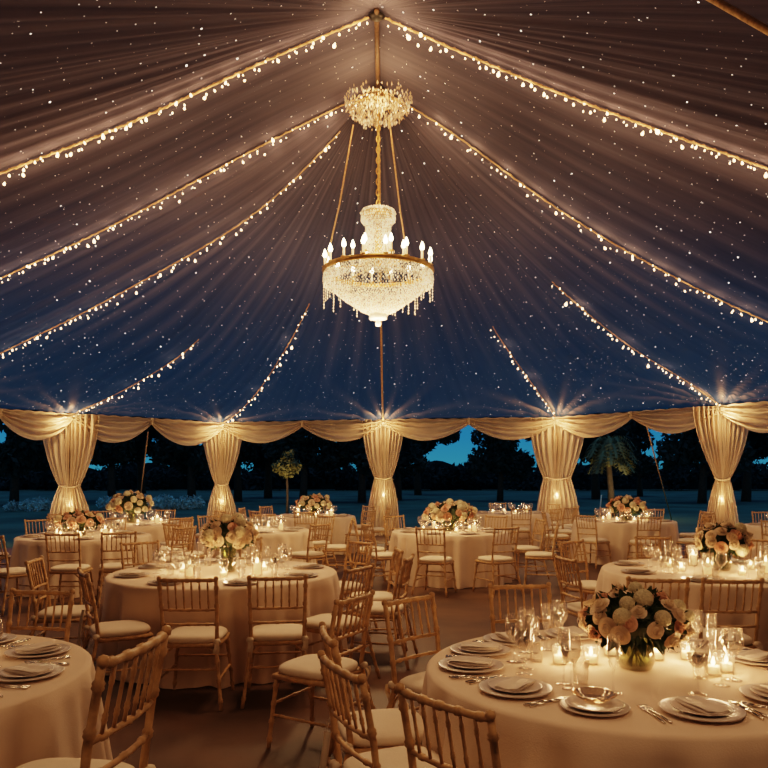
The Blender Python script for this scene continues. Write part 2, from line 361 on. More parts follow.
# ------------------------------------------------------------------ chandelier
CX, CY = -.085, 10.95
def zpx(v, D=CY): return CH + (HZ - v) / F * D
ch = thing('chandelier', 'large lit crystal chandelier with candle bulbs around a gold ring', 'chandelier', (CX, CY, 0))
def beads(fn, nu, nv, r, stretch=1.5, jit=.006):
    mb = MB()
    for j in range(nv):
        for i in range(nu):
            p = fn((i + (.5 if j % 2 else 0)) / nu, j / max(1, nv - 1)); mb.octa((p[0] + R.uniform(-jit, jit), p[1] + R.uniform(-jit, jit), p[2] + R.uniform(-jit, jit)), r, r * stretch)
    return mb
def ringfn(prof):
    zs = [p[1] for p in prof]; 
    def fn(u, v):
        f = v * (len(prof) - 1); i = min(int(f), len(prof) - 2); a = f - i
        r = prof[i][0] * (1 - a) + prof[i + 1][0] * a; z = prof[i][1] * (1 - a) + prof[i + 1][1] * a
        return (r * math.cos(2 * PI * u), r * math.sin(2 * PI * u), z)
    return fn
mpp = CY / F
zr = zpx(272); RR = .80
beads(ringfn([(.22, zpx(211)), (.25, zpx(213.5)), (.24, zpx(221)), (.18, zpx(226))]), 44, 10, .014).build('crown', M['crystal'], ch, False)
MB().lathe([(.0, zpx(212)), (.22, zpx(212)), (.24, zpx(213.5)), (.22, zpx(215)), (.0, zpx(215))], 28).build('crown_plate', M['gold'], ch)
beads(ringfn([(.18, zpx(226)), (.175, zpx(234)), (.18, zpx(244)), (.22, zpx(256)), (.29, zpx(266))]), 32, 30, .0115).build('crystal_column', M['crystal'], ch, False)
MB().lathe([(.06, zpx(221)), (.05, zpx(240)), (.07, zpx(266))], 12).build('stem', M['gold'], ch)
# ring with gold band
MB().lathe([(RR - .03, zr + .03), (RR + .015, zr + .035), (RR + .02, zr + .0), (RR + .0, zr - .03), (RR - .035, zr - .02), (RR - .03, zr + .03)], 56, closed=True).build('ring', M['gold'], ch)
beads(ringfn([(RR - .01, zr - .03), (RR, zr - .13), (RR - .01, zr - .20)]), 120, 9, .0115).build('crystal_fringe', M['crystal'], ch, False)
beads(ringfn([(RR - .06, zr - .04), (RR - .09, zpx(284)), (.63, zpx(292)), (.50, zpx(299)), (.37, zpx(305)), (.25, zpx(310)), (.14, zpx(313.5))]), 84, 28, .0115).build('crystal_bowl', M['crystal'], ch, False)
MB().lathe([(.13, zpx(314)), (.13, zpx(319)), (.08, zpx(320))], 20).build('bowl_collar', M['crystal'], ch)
mb = MB(); mb.lathe([(0, -.045), (.03, -.035), (.045, 0), (.03, .035), (0, .045)], 12, (0, 0, zpx(323.5))); mb.build('finial', M['crystal'], ch)
# spokes
for k in range(6):
    a_ = k * PI / 3 + .2; mb = MB(); mb.tube([(.28 * math.cos(a_), .28 * math.sin(a_), zpx(266)), ((RR - .02) * math.cos(a_), (RR - .02) * math.sin(a_), zr)], .012, 6); mb.build('spoke', M['gold'], ch)
# hanging prisms under ring
mb = MB()
for k in range(44):
    a_ = 2 * PI * (k + R.uniform(-.3, .3)) / 44; rr = RR - R.uniform(.0, .14); z0 = zr - .2; n = R.randint(3, 9)
    for q in range(n): mb.octa((rr * math.cos(a_), rr * math.sin(a_), z0 - q * .042), .010, .022)
mb.build('prism', M['crystal'], ch, False)['kind'] = 'stuff'
cm = MB().lathe([(0, 0), (.022, .0), (.024, .01), (.016, .02), (.016, .13), (0, .13)], 10).mesh('candle_sleeve', M['wax'])
bm_ = MB().lathe([(0, 0), (.020, .01), (.032, .04), (.022, .08), (.006, .12), (0, .13)], 10).mesh('flame_bulb', M['lampbulb'])
dish = MB().lathe([(0, -.02), (.02, -.015), (.045, .0), (.04, .005), (0, .0)], 12).mesh('drip_dish', M['gold'])
for k in range(16):
    a_ = 2 * PI * (k + .35) / 16; p = (RR * .97 * math.cos(a_), RR * .97 * math.sin(a_), zr + .05)
    c = link('candle', cm, ch, p); link('flame_bulb', bm_, c, (0, 0, .125)); link('drip_dish', dish, c, (0, 0, 0))
for k in range(6):
    a_ = 2 * PI * k / 6; r0, r1 = .2, .37
    pts = [(r0 * math.cos(a_), r0 * math.sin(a_), zr + .12), (.30 * math.cos(a_), .30 * math.sin(a_), zr + .06), (.38 * math.cos(a_), .38 * math.sin(a_), zr + .12), (r1 * math.cos(a_), r1 * math.sin(a_), zr + .22)]
    ar = MB().tube(pts, .011, 6).build('arm', M['gold'], ch)
    c = link('candle', cm, ch, (r1 * math.cos(a_), r1 * math.sin(a_), zr + .22)); link('flame_bulb', bm_, c, (0, 0, .125)); link('drip_dish', dish, c)
    mb = MB()
    for q in range(8):
        for w_ in range(4): mb.octa((.33 * math.cos(a_) + R.uniform(-.08, .08), .33 * math.sin(a_) + R.uniform(-.08, .08), zr + .2 - q * .025), .009, .017)
    mb.build('arm_crystals', M['crystal'], ch, False)
# chain
mb = MB(); z = zpx(212); k = 0
ztop = 7.25
while z < ztop:
    lk = [( (.026 * math.cos(t_) if k % 2 else 0), (0 if k % 2 else .026 * math.cos(t_)), z + .05 + .05 * math.sin(t_)) for t_ in [2 * PI * q / 10 for q in range(11)]]
    mb.tube(lk, .010, 5, False); z += .078; k += 1
mb.build('chain', M['gold'], ch)
for pa, pb in (((-.36, -.1, zpx(128)), (-RR + .02, -.06, zr + .02)), ((.16, -.1, zpx(122)), (.50, .6, zr + .02))):
    q = Vector(pa).lerp(Vector(pb), .55) + Vector((.03 if pa[0] < 0 else -.02, 0, 0))
    MB().tube([pa, q, pb], .011, 6).build('stay', M['rope'], ch)
# crystal canopy at the far peak
cc = thing('crystal_cluster', 'shaggy gold crystal cluster bunched under the far canopy peak above the chandelier', 'decoration', (CX, CY - .05, 0))
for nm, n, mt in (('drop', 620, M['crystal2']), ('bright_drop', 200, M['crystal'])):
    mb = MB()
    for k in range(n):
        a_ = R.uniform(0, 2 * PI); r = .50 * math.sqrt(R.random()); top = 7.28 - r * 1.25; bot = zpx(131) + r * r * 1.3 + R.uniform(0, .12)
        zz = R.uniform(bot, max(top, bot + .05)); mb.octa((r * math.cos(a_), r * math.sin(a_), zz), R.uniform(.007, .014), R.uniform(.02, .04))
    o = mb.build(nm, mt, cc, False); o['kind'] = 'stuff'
mb = MB()
for k in range(26):
    a_ = 2 * PI * k / 26; mb.tube([(0.03 * math.cos(a_), .03 * math.sin(a_), 7.22), (.28 * math.cos(a_), .28 * math.sin(a_), 7.02), (.44 * math.cos(a_), .44 * math.sin(a_), 6.9)], .006, 4)
mb.build('wire_frame', M['gold'], cc)
lamp((CX, CY, zr + .32), 16, (1, .66, .36), .25); lamp((CX, CY, zr - .18), 1.5, (1, .66, .36), .2); lamp((CX, CY - .25, zpx(215) + .2), 7, (1, .6, .3), .12)
lamp((CX, CY, zr - .95), 280, (1, .60, .30), .35)
lamp((CX, CY - .55, 6.8), 20, r=.15); lamp((NA.x, NA.y - .4, 6.9), 22, r=.15); lamp((NA.x, 10.1, 6.75), 18, r=.12)

# ------------------------------------------------------------------ drapes, swags, poles
def drape(P, label, wt, wn, wb, zn, seed, lean=0):
    r = random.Random(seed); C0 = Vector((0, 10, 0)); inn = (Vector((0, 6, 0)) - Vector((P.x, P.y, 0))).normalized(); inn = Vector((inn.x * .5, inn.y, 0)).normalized(); tan = Vector((-inn.y, inn.x, 0))
    t = thing('drape', label, 'curtain', (P.x, P.y, 0), group='cream drapes gathered on the tent posts')
    H = P.z - .03
    def wid(z):
        if z > zn: a = (z - zn) / (H - zn); return wn + (wt - wn) * (1 - (1 - a) ** 1.6) ** .95
        a = (zn - z) / zn; return wn + (wb - wn) * (1 - (1 - a) ** 2.2)
    for side in (-1, 1):
        ph = r.uniform(0, 6); nf = 5.5
        def fn(u, v):
            z = H * (1 - v) + .0; w2 = wid(z); g = 1 - abs((z - zn)) / 1.0 
            x = side * (u * w2 * .5) + lean * (zn - z) * .1
            if side * x < -.02: x = 0
            wob = .012 * math.sin(v * 9 + ph)
            am = .06 * (w2 / wt + .2)
            y = am * 1.25 * math.sin(u * nf * 2 * PI + ph + .9 * math.sin(v * 3 + u * 4) + 1.6 * math.sin(u * 5 + ph)) + .018 * math.sin(u * 47 + v * 4 + ph) + .08
            if z < .12: y += .05 * (.12 - z) / .12
            p = tan * (x + wob) + inn * (y + .1 * max(0, 1 - abs(z - zn) / .25) * 0)
            return (p.x, p.y, max(.004, z))
        MB().grid(fn, 90, 60).build('curtain_panel', M['drape'], t)
    # tie band
    pts = []
    for k in range(13):
        a_ = PI * k / 12; p = tan * (-(wn * .5) * math.cos(a_)) + inn * (.09 + .06 * math.sin(a_)); pts.append((p.x, p.y, zn + .03 * math.cos(a_ * 2)))
    MB().tube(pts, [.022 + .006 * math.sin(q * 2) for q in range(13)], 8).build('tieback', M['drape'], t)
    # gathered rosette
    mb = MB(); mb.lathe([(0, -.05), (.05, -.03), (.06, 0), (.05, .03), (0, .05)], 10, (inn.x * .16, inn.y * .16, H - .08)); mb.build('rosette', M['drape'], t)
    pole = thing('tent_pole', 'timber tent pole inside ' + label.replace('cream gathered drape', 'the drape'), 'pole', (P.x - inn.x * .05, P.y - inn.y * .05, 0))
    MB().tube([(0, 0, 0), (0, 0, P.z - .02)], .045, 10).build('shaft', M['darkwood'], pole); MB().lathe([(0, 0), (.12, 0), (.12, .02), (.05, .04), (0, .04)], 12).build('foot_plate', M['iron'], pole)
    # uplights at the post head and at the drape
    b = Vector((P.x, P.y, 0)) + inn * .45
    lamp((P.x + inn.x * .5, P.y + inn.y * .5, P.z - .22), 30, (1, .60, .27), .02)
    b = Vector((P.x, P.y, 0)) + inn * .42
    lamp((b.x, b.y, zn - .35), 9, (1, .62, .28), .05); lamp((P.x + inn.x * .03, P.y + inn.y * .03, zn - .45), 13, (1, .62, .28), .03)
    lamp((P.x + inn.x * 1.3, P.y + inn.y * 1.3, 1.1), 26, (1, .60, .28), .1)
mpx = lambda w_, D: w_ / F * D
drape(P1, 'cream gathered drape leftmost, behind the far left tables', mpx(56, 18), mpx(20, 18), mpx(44, 18), CH + (474 - 486) / F * 18, 1)
drape(P2, 'cream gathered drape second from the left', mpx(42, 20.2), mpx(13, 20.2), mpx(32, 20.2), CH + (474 - 484) / F * 20.2, 2)
drape(P3, 'cream gathered drape in the middle below the chandelier', mpx(44, 20.2), mpx(17, 20.2), mpx(34, 20.2), CH + (474 - 478) / F * 20.2, 3)
drape(P4, 'cream gathered drape second from the right', mpx(56, 19.6), mpx(27, 19.6), mpx(44, 19.6), CH + (474 - 478) / F * 19.6, 4)
drape(P5, 'cream gathered drape rightmost, at the right of the tent', mpx(54, 16.9), mpx(14, 16.9), mpx(32, 16.9), CH + (474 - 479) / F * 16.9, 5)
drape(P0, 'cream gathered drape outside the left edge', 1.3, .35, .8, 1.3, 6)
drape(P6, 'cream gathered drape outside the right edge', 1.3, .35, .8, 1.3, 7)

def swag(A, B, label, depth):
    d = B - A; inn = Vector((-d.y, d.x, 0)).normalized()
    if inn.dot(Vector((0, 8, 0)) - (A + B) / 2) < 0: inn = -inn
    t = thing('swag_valance', label, 'curtain', tuple((A + B) / 2), group='cream swags along the eave'); o0 = (A + B) / 2
    for h in (0, 1):
        a = A + d * (.5 * h); ph = R.uniform(0, 3)
        def fn(u, v):
            sg = math.sin(PI * u); drop = .16 + depth * sg ** .9
            p = a + d * (.5 * u) - o0; f = .5 + .5 * sg
            y = .11 + .085 * f * math.sin(v * 2 * PI * (4.2 + .5 * math.sin(3 * u + ph)) + ph) + .035 * math.sin(v * 11 + u * 6) + .10 * math.sin(v * PI) * sg + .02 * math.sin(v * 29 + 2 * sg) 
            p = p + inn * y; return (p.x, p.y, p.z - .02 - v * drop + .02 * math.sin(u * 40) * (1 - v) * .5)
        MB().grid(fn, 48, 36).build('swag', M['drape'], t)
    mid = (A + B) / 2 - o0 + inn * .14
    mb = MB(); mb.lathe([(0, -.16), (.05, -.14), (.03, -.05), (.05, -.01), (.03, .02), (0, .03)], 10, (mid.x, mid.y, -.03)); mb.build('knot', M['drape'], t)
swag(P0, P1, 'cream swag at the left edge of the tent', .50)
swag(P1, P2, 'cream double swag between the first and second drapes from left', .50)
swag(P2, P3, 'cream double swag between the second and middle drapes', .42)
swag(P3, P4, 'cream double swag between the middle and fourth drapes', .42)
swag(P4, P5, 'cream double swag between the fourth and rightmost drapes', .42)
swag(P5, P6, 'cream swag at the right edge of the tent', .50)

# ------------------------------------------------------------------ ground
fl = [(p.x * 1.0, p.y) for p in posts]
mb = MB(); n = len(fl); mb.add([(0, 9, 0)] + [(x_, y_, 0) for x_, y_ in fl], [(0, 1 + k, 1 + (k + 1) % n) for k in range(n)]); struct(mb.build('floor', M['floor'], smooth=False))
mb = MB(); mb.grid(lambda u, v: ((u - .5) * 400, -60 + v * 300, -.03 + (0.0)), 40, 30); struct(mb.build('ground', M['grass']))

# ------------------------------------------------------------------ trees
def leafcloud(blobs, n, size, seed):
    r = random.Random(seed); mb = MB(); V = []; Fc = []
    tot = sum(b[3] ** 2 for b in blobs)
    for (bx_, by, bz, br) in blobs:
        for _ in range(int(n * br * br / tot)):
            d = Vector((r.gauss(0, 1), r.gauss(0, 1), r.gauss(0, 1))).normalized() * br * (r.uniform(.55, 1.12))
            c = Vector((bx_, by, bz)) + Vector((d.x, d.y, d.z * .8)); s = size * r.uniform(.5, 1.3)
            a = Vector((r.gauss(0, 1), r.gauss(0, 1), r.gauss(0, 1))).normalized(); b = a.orthogonal().normalized()
            b = (b * math.cos(3) + a.cross(b) * r.uniform(-1, 1)).normalized(); k = len(V)
            V += [c - a * s, c - b * s * .45, c + a * s, c + b * s * .45]; Fc.append((k, k + 1, k + 2, k + 3))
    mb.add(V, Fc); return mb
protos = []
for q in range(4):
    r = random.Random(40 + q); blobs = []
    for k in range(13):
        a_ = r.uniform(0, 6.28); rr = r.uniform(.2, 1.9); blobs.append((rr * math.cos(a_), rr * math.sin(a_), r.uniform(2.6, 7.4), r.uniform(.7, 1.35)))
    cm_ = leafcloud(blobs, 5200, .24, q).mesh('crown', M['tree'], False)
    mb = MB(); mb.tube([(0, 0, 0), (.1, 0, 2), (-.05, .1, 4), (0, 0, 6)], [.28, .2, .14, .05], 8)
    for b in blobs[:7]: mb.tube([(0, 0, b[2] * .55), (b[0] * .5, b[1] * .5, b[2] * .8), b[:3]], [.09, .06, .02], 5)
    protos.append((cm_, mb.mesh('trunk', M['bark'])))
spots = [(14, 40, 1.0, 0), (62, 45, 1.1, 1), (112, 42, 1.0, 2), (142, 50, 1.1, 3), (192, 44, 1.0, 0), (238, 46, 1.0, 2), (268, 52, 1.1, 1), (303, 43, .95, 3), (362, 44, 1.0, 1), (398, 48, .95, 0), (418, 60, 1.1, 2), (500, 46, .75, 1), (560, 44, 1.05, 2), (596, 50, 1.1, 3), (640, 56, .9, 0), (702, 43, 1.0, 1), (746, 46, 1.1, 2), (-60, 44, 1, 3), (825, 44, 1, 0)]
names = ['beyond the tent at the left edge', 'behind the leftmost drape', 'right of the leftmost drape', 'behind the left guy rope', 'left of the second drape', 'right of the second drape', 'left of the small potted-looking tree', 'right of the small lit tree', 'left of the middle drape', 'just right of the middle drape', 'bounding the left of the blue sky gap', 'right of the widest blue sky gap', 'right behind the fourth drape', 'behind the lit broad-leaved tree', 'under the right guy rope', 'left of the rightmost drape', 'right of the rightmost drape', 'outside the left edge', 'outside the right edge', 'far outside the left edge', 'far outside the right edge']
for (u, D, s, q), nm in zip(spots, names):
    t = thing('tree', 'tall dark tree silhouette ' + nm, 'tree', ((u - 384) / F * D, D, -.03), R.uniform(0, 6.28), 'dark trees beyond the field', s * R.uniform(.9, 1.05))
    link('crown', protos[q][0], t); link('trunk', protos[q][1], t)
# low treeline far behind
r = random.Random(5)
blobs = [(x_, 78 + r.uniform(-3, 3), r.uniform(.4, 2.0), r.uniform(1.0, 1.7)) for x_ in np.arange(-62, 62, 1.1)]
tl = leafcloud(blobs, 26000, .35, 9); 
tl.grid(lambda u, v: (-70 + 140 * u, 80, v * (2.3 + .5 * math.sin(u * 60) + .4 * math.sin(u * 143))), 200, 2)
tag(tl.build('treeline', M['black'], None, False), 'low dark hedge of undergrowth along the far edge of the field', 'treeline', kind='stuff')
# pale shrubs, small lit trees
for u, D, sc, nm in ((22, 34, .7, 'left edge'), (48, 35, .9, 'left of the leftmost drape'), (118, 36, .8, 'right of the leftmost drape'), (150, 35, 1.0, 'behind the left guy rope'), (178, 36, .9, 'left of the second drape')):
    r = random.Random(int(u)); bl = [(r.uniform(-1, 1), r.uniform(-.4, .4), r.uniform(.1, .4), r.uniform(.3, .5)) for _ in range(7)]
    t = thing('shrub', 'low pale bluish shrub on the field, ' + nm, 'shrub', ((u - 384) / F * D, D, -.03), 0, 'pale shrubs on the field', sc)
    leafcloud(bl, 1500, .09, int(u)).build('foliage', M['shrub'], t, False)
t = thing('small_tree', 'small round-crowned tree lit warm, outside right of the second drape', 'tree', ((287 - 384) / F * 28, 28, -.03), scale=.88)
MB().tube([(0, 0, 0), (.02, 0, .9), (0, 0, 1.9)], [.07, .055, .05], 8).build('trunk', M['bark'], t)
leafcloud([(0, 0, 2.3, .42), (.3, 0, 2.2, .32), (-.3, .1, 2.22, .32), (0, 0, 2.0, .34), (.05, 0, 2.7, .25)], 1100, .10, 77).build('crown', M['palm'], t, False)
lamp(((287 - 384) / F * 28, 26.6, 1.2), 60, (1, .75, .35), .1)
t = thing('broad_tree', 'spreading tree with drooping leaves and bare trunk, outside right of the fourth drape', 'tree', ((612 - 384) / F * 30, 30, -.03))
MB().tube([(0, 0, 0), (-.05, 0, 1.1), (-.15, 0, 2.2), (-.1, 0, 3)], [.16, .13, .11, .06], 8).build('trunk', M['bark'], t)
mb = MB(); r = random.Random(3)
for k in range(80):
    a_ = r.uniform(0, 6.28); ln = r.uniform(.45, 1.15); z0 = r.uniform(2.1, 3.1); c, s_ = math.cos(a_), math.sin(a_)
    pts = [(-.1 + c * ln * q, s_ * ln * q, z0 + .35 * math.sin(q * 2.2) - .75 * q * q) for q in (0, .25, .5, .75, 1)]
    for i in range(4):
        p, q_ = Vector(pts[i]), Vector(pts[i + 1]); sd = Vector((-s_, c, 0)) * .05; mb.add([p - sd, p + sd, q_ + sd, q_ - sd], [(0, 1, 2, 3)])
        for side in (-1, 1):
            for w_ in range(3):
                b0 = p.lerp(q_, w_ / 3); tip = b0 + Vector((-s_, c, 0)) * side * .28 + Vector((c * .1, s_ * .1, -.16)); mb.add([b0, b0.lerp(q_, .25), tip], [(0, 1, 2)])
mb.build('fronds', M['palm'], t, False)
lamp(((612 - 384) / F * 30, 28.2, 1.2), 90, (1, .8, .4), .1)
def guy(label, a, b):
    tag(MB().tube([a, b], .018, 6).build('guy_rope', M['rope']), label, 'rope')
guy('thin guy rope slanting outside between first and second drapes from left', px(148, 432, 20.0), Vector(((137 - 384) / F * 24, 24, -.02)))
guy('thin guy rope slanting outside between fourth and rightmost drapes', px(646, 424, 18.6), Vector(((674 - 384) / F * 23, 23, -.02)))
for u, lab in ((599, 'short stake standing left of the spreading tree'), (628, 'short stake standing right of the spreading tree')):
    D = 27; x0 = (u - 384) / F * D; tag(MB().tube([(x0, D, -.03), (x0 + .08, D, .9)], .02, 6).build('stake', M['ribbon']), lab, 'stake')

# ------------------------------------------------------------------ tables
def make_cloth(r, seed):
    rr = random.Random(seed); ph = [rr.uniform(0, 6.28) for _ in range(6)]; seg = 220; V = []; Fc = []
    prof = [(0, .756)] + [(r * k / 6, .756) for k in range(1, 6)] + [(r - .03, .756), (r - .008, .753), (r + .004, .742)] + [None] * 11
    n = len(prof)
    for j in range(n):
        for k in range(seg):
            a = 2 * PI * k / seg
            if prof[j]: R_, z = prof[j]
            else:
                v = (j - 8) / 11.0; z = .742 - v * .734
                fold = (math.sin(a * 17 + ph[0] + .8 * math.sin(a * 3 + ph[1])) * .6 + math.sin(a * 29 + ph[2]) * .3 + math.sin(a * 8 + ph[3]) * .35)
                R_ = r + .004 + .06 * v + .075 * fold * (v ** .55) + .012 * math.sin(a * 43 + ph[4]) * v
            V.append((R_ * math.cos(a), R_ * math.sin(a), z))
    for j in range(n - 1):
        for k in range(seg):
            k2 = (k + 1) % seg; Fc.append((j * seg + k, j * seg + k2, (j + 1) * seg + k2, (j + 1) * seg + k))
    mb = MB(); mb.add(V, Fc); return mb.mesh('tablecloth', M['cloth'])
cloths = {}
TABLES = {}
def table(key, x_, y_, r, name):
    TABLES[key] = (x_, y_, r, name)
    t = thing('round_table', 'round folding table hidden under the cloth of the ' + name, 'table', (x_, y_, 0), 0, 'round banquet tables')
    MB().lathe([(0, .70), (r - .03, .70), (r - .025, .72), (r - .03, .735), (0, .735)], 48).build('tabletop', M['darkwood'], t)
    for q in range(4):
        a_ = q * PI / 2 + .6; MB().tube([(.5 * r * math.cos(a_), .5 * r * math.sin(a_), 0), (.5 * r * math.cos(a_), .5 * r * math.sin(a_), .71)], .018, 8).build('leg', M['iron'], t)
    if r not in cloths: cloths[r] = [make_cloth(r, 1), make_cloth(r, 2)]
    o = link('tablecloth', cloths[r][len(TABLES) % 2], None, (x_, y_, .0), R.uniform(0, 6)); tag(o, 'floor length ivory cloth draped over the ' + name, 'tablecloth', 'ivory tablecloths')
table('A', 1.10, 3.44, .90, 'large front right table')
table('B', -2.26, 3.32, .90, 'front left table')
table('C', -1.46, 6.85, 1.02, 'middle left table')
table('D', 3.08, 6.95, 1.02, 'middle right table')
table('E', 1.03, 11.75, .90, 'centre table beyond the aisle')
table('G', -4.35, 10.9, .92, 'far left table')
table('H', -4.45, 13.7, .92, 'table before the leftmost drape')
table('I', -2.05, 12.0, .86, 'table behind the middle left table')
table('J', -1.5, 16.0, .88, 'farthest table left of centre')
table('K', 4.62, 14.4, .94, 'far table near the fourth drape')
table('L', 7.15, 12.9, .9, 'far table at right edge')
table('N', 2.9, 17.3, .88, 'farthest table right of centre')

# ------------------------------------------------------------------ chiavari chair
def bamboo(pts, r, rings, seg=8):
    """tube with turned rings along it"""
    P = [Vector(p) for p in pts]; ln = [0]
    for a, b in zip(P, P[1:]): ln.append(ln[-1] + (b - a).length)
    T = ln[-1]
    def at(s):
        for i in range(len(P) - 1):
            if s <= ln[i + 1] + 1e-9: return P[i].lerp(P[i + 1], (s - ln[i]) / (ln[i + 1] - ln[i]))
        return P[-1]
    ss = {0: r * .9, T: r * .9}
    for i in range(1, len(P) - 1): ss[ln[i]] = r
    for k in range(rings):
        c = T * (k + .5) / rings
        for d, m_ in ((-.016, .92), (-.007, 1.32), (.0, 1.12), (.007, 1.32), (.016, .92)): ss[min(T, max(0, c + d))] = r * m_
    ks = sorted(ss); return [at(s) for s in ks], [ss[s] for s in ks]
def B(pts, r, rings, seg=8): mb = MB(); p, q = bamboo(pts, r, rings); mb.tube(p, q, seg); return mb
def rearp(sx):   # rear leg running up as back post
    return [(sx * .245, -.30, 0), (sx * .19, -.205, .40), (sx * .19, -.19, .48), (sx * .195, -.215, .68), (sx * .200, -.262, .915)]
def backpt(z, f):
    ys = np.interp(z, [.48, .68, .915], [-.19, -.215, -.262]); xs = np.interp(z, [.48, .68, .915], [.19, .195, .2]); return (xs * f, float(ys) - .018 * (1 - f * f), z)
CM = {}
CM['rear'] = [(B(rearp(sx), .0145, 7)) for sx in (-1, 1)]
CM['front'] = [(B([(sx * .225, .21, 0), (sx * .185, .18, .43)], .014, 4)) for sx in (-1, 1)]
def rail(z, r, rings): return B([backpt(z, f) for f in (-1, -.6, -.2, .2, .6, 1)], r, rings)
top = rail(.905, .0135, 5); 
for sx in (-1, 1): top.lathe([(0, -.02), (.014, -.015), (.0175, 0), (.014, .012), (0, .018)], 8, (sx * .2, -.264, .918))
rail2 = rail(.69, .0108, 3); rail3 = rail(.585, .0102, 3)
spd = [B([backpt(.69, f), backpt(.905, f * .98)], .0068, 2, 6) for f in (-.72, -.43, -.145, .145, .43, .72)]
sf = MB(); z0 = .43
ring_ = [(-.19, -.19), (.19, -.19), (.20, .0), (.195, .19), (-.195, .19), (-.20, 0)]
sf.tube([(x_, y_, z0) for x_, y_ in ring_] + [(ring_[0][0], ring_[0][1], z0)], .018, 8); sf.box((0, 0, z0), (.37, .37, .02))
for sx in (-1, 1):  # arched braces under the seat
    sf.tube([(sx * .19, .185, .30), (sx * .18, .18, .37), (sx * .12, .185, .42)], .008, 6); sf.tube([(sx * .192, -.22, .30), (sx * .18, -.2, .37), (sx * .12, -.19, .42)], .008, 6)
st = [B([(-.2, .188, .27), (.2, .188, .27)], .009, 3), B([(-.2, -.235, .27), (.2, -.235, .27)], .009, 3), B([(-.215, -.25, .20), (-.205, .195, .20)], .009, 3), B([(.215, -.25, .20), (.205, .195, .20)], .009, 3)]
def cushion_mb():
    mb = MB(); n = 28
    def fn(u, v):
        a = 2 * PI * u; e = .32; c, s_ = math.cos(a), math.sin(a)
        x_ = .205 * math.copysign(abs(c) ** .55, c); y_ = .205 * math.copysign(abs(s_) ** .55, s_)
        pr = [(0, .442), (.9, .442), (1, .452), (1.03, .468), (1, .484), (.93, .494), (.7, .502), (.35, .506), (0, .507)]
        f = v * (len(pr) - 1); i = min(int(f), len(pr) - 2); q = f - i; k = pr[i][0] * (1 - q) + pr[i + 1][0] * q; z = pr[i][1] * (1 - q) + pr[i + 1][1] * q
        return (x_ * k, y_ * k, z)
    mb.grid(fn, 36, 8); return mb
cu = cushion_mb()
def tie_mb(sx):
    mb = MB(); c = (sx * .195, -.205, .46)
    mb.lathe([(0, -.022), (.02, -.018), (.028, 0), (.02, .018), (0, .022)], 8, c)
    for d in (-1, 1):
        mb.grid(lambda u, v: (c[0] + d * .008 + (u - .5) * .022 + .006 * math.sin(v * 5), c[1] - .025 - .012 * math.sin(v * 4 + d), c[2] - v * (.10 + .02 * d)), 2, 6)
    return mb
ME = {k: v.mesh(n, m_) for k, (v, n, m_) in {
 'r0': (CM['rear'][0], 'leg', M['chair']), 'r1': (CM['rear'][1], 'leg', M['chair']), 'f0': (CM['front'][0], 'leg', M['chair']), 'f1': (CM['front'][1], 'leg', M['chair']),
 'top': (top, 'top_rail', M['chair']), 'rail2': (rail2, 'back_rail', M['chair']), 'rail3': (rail3, 'back_rail', M['chair']), 'sf': (sf, 'seat_frame', M['chair']),
 'cu': (cu, 'cushion', M['cushion']), 't0': (tie_mb(-1), 'tie', M['ribbon']), 't1': (tie_mb(1), 'tie', M['ribbon']), **{'s%d' % i: (s_, 'spindle', M['chair']) for i, s_ in enumerate(spd)}, **{'st%d' % i: (s_, 'stretcher', M['chair']) for i, s_ in enumerate(st)}}.items()}
bk = MB()
for q in [rail2, rail3] + spd: bk.add(q.v, q.f)
sf2 = MB(); sf2.add(sf.v, sf.f)
for q in st: sf2.add(q.v, q.f)
ME['bk'] = bk.mesh('backrest', M['chair']); ME['sf2'] = sf2.mesh('seat_frame', M['chair'])
FULL = [('r0', 'leg'), ('r1', 'leg'), ('f0', 'leg'), ('f1', 'leg'), ('top', 'top_rail'), ('rail2', 'back_rail'), ('rail3', 'back_rail'), ('sf', 'seat_frame'), ('cu', 'cushion'), ('t0', 'tie'), ('t1', 'tie')] + [('s%d' % i, 'spindle') for i in range(6)] + [('st%d' % i, 'stretcher') for i in range(4)]
LITE = [('r0', 'leg'), ('r1', 'leg'), ('f0', 'leg'), ('f1', 'leg'), ('top', 'top_rail'), ('bk', 'backrest'), ('sf2', 'seat_frame'), ('cu', 'cushion')]
placed = []
def chair(x_, y_, th, key, where, scale=1.0, push=True, ribbon=False):
    tx, ty, tr_, nm = TABLES[key]; p = Vector((x_, y_)); d = p - Vector((tx, ty))
    if push and d.length < tr_ + .31: p = Vector((tx, ty)) + d.normalized() * (tr_ + .31)
    t = thing('chiavari_chair', where, 'chair', (p.x, p.y, 0), math.radians(th - 90), 'gold chiavari chairs at the ' + nm, scale)
    for k, n in (FULL if y_ < 9 else LITE): link(n, ME[k], t)
    if ribbon:
        def fn(u, v): return (-.2 + (u - .5) * .05 + .01 * math.sin(v * 6), -.235 - .03 * math.sin(v * 3) - .01 * math.sin(u * 6), .60 - v * .42)
        MB().grid(fn, 4, 14).build('sash', M['ribbon'], t)
    placed.append((p.x, p.y)); return t
C = chair
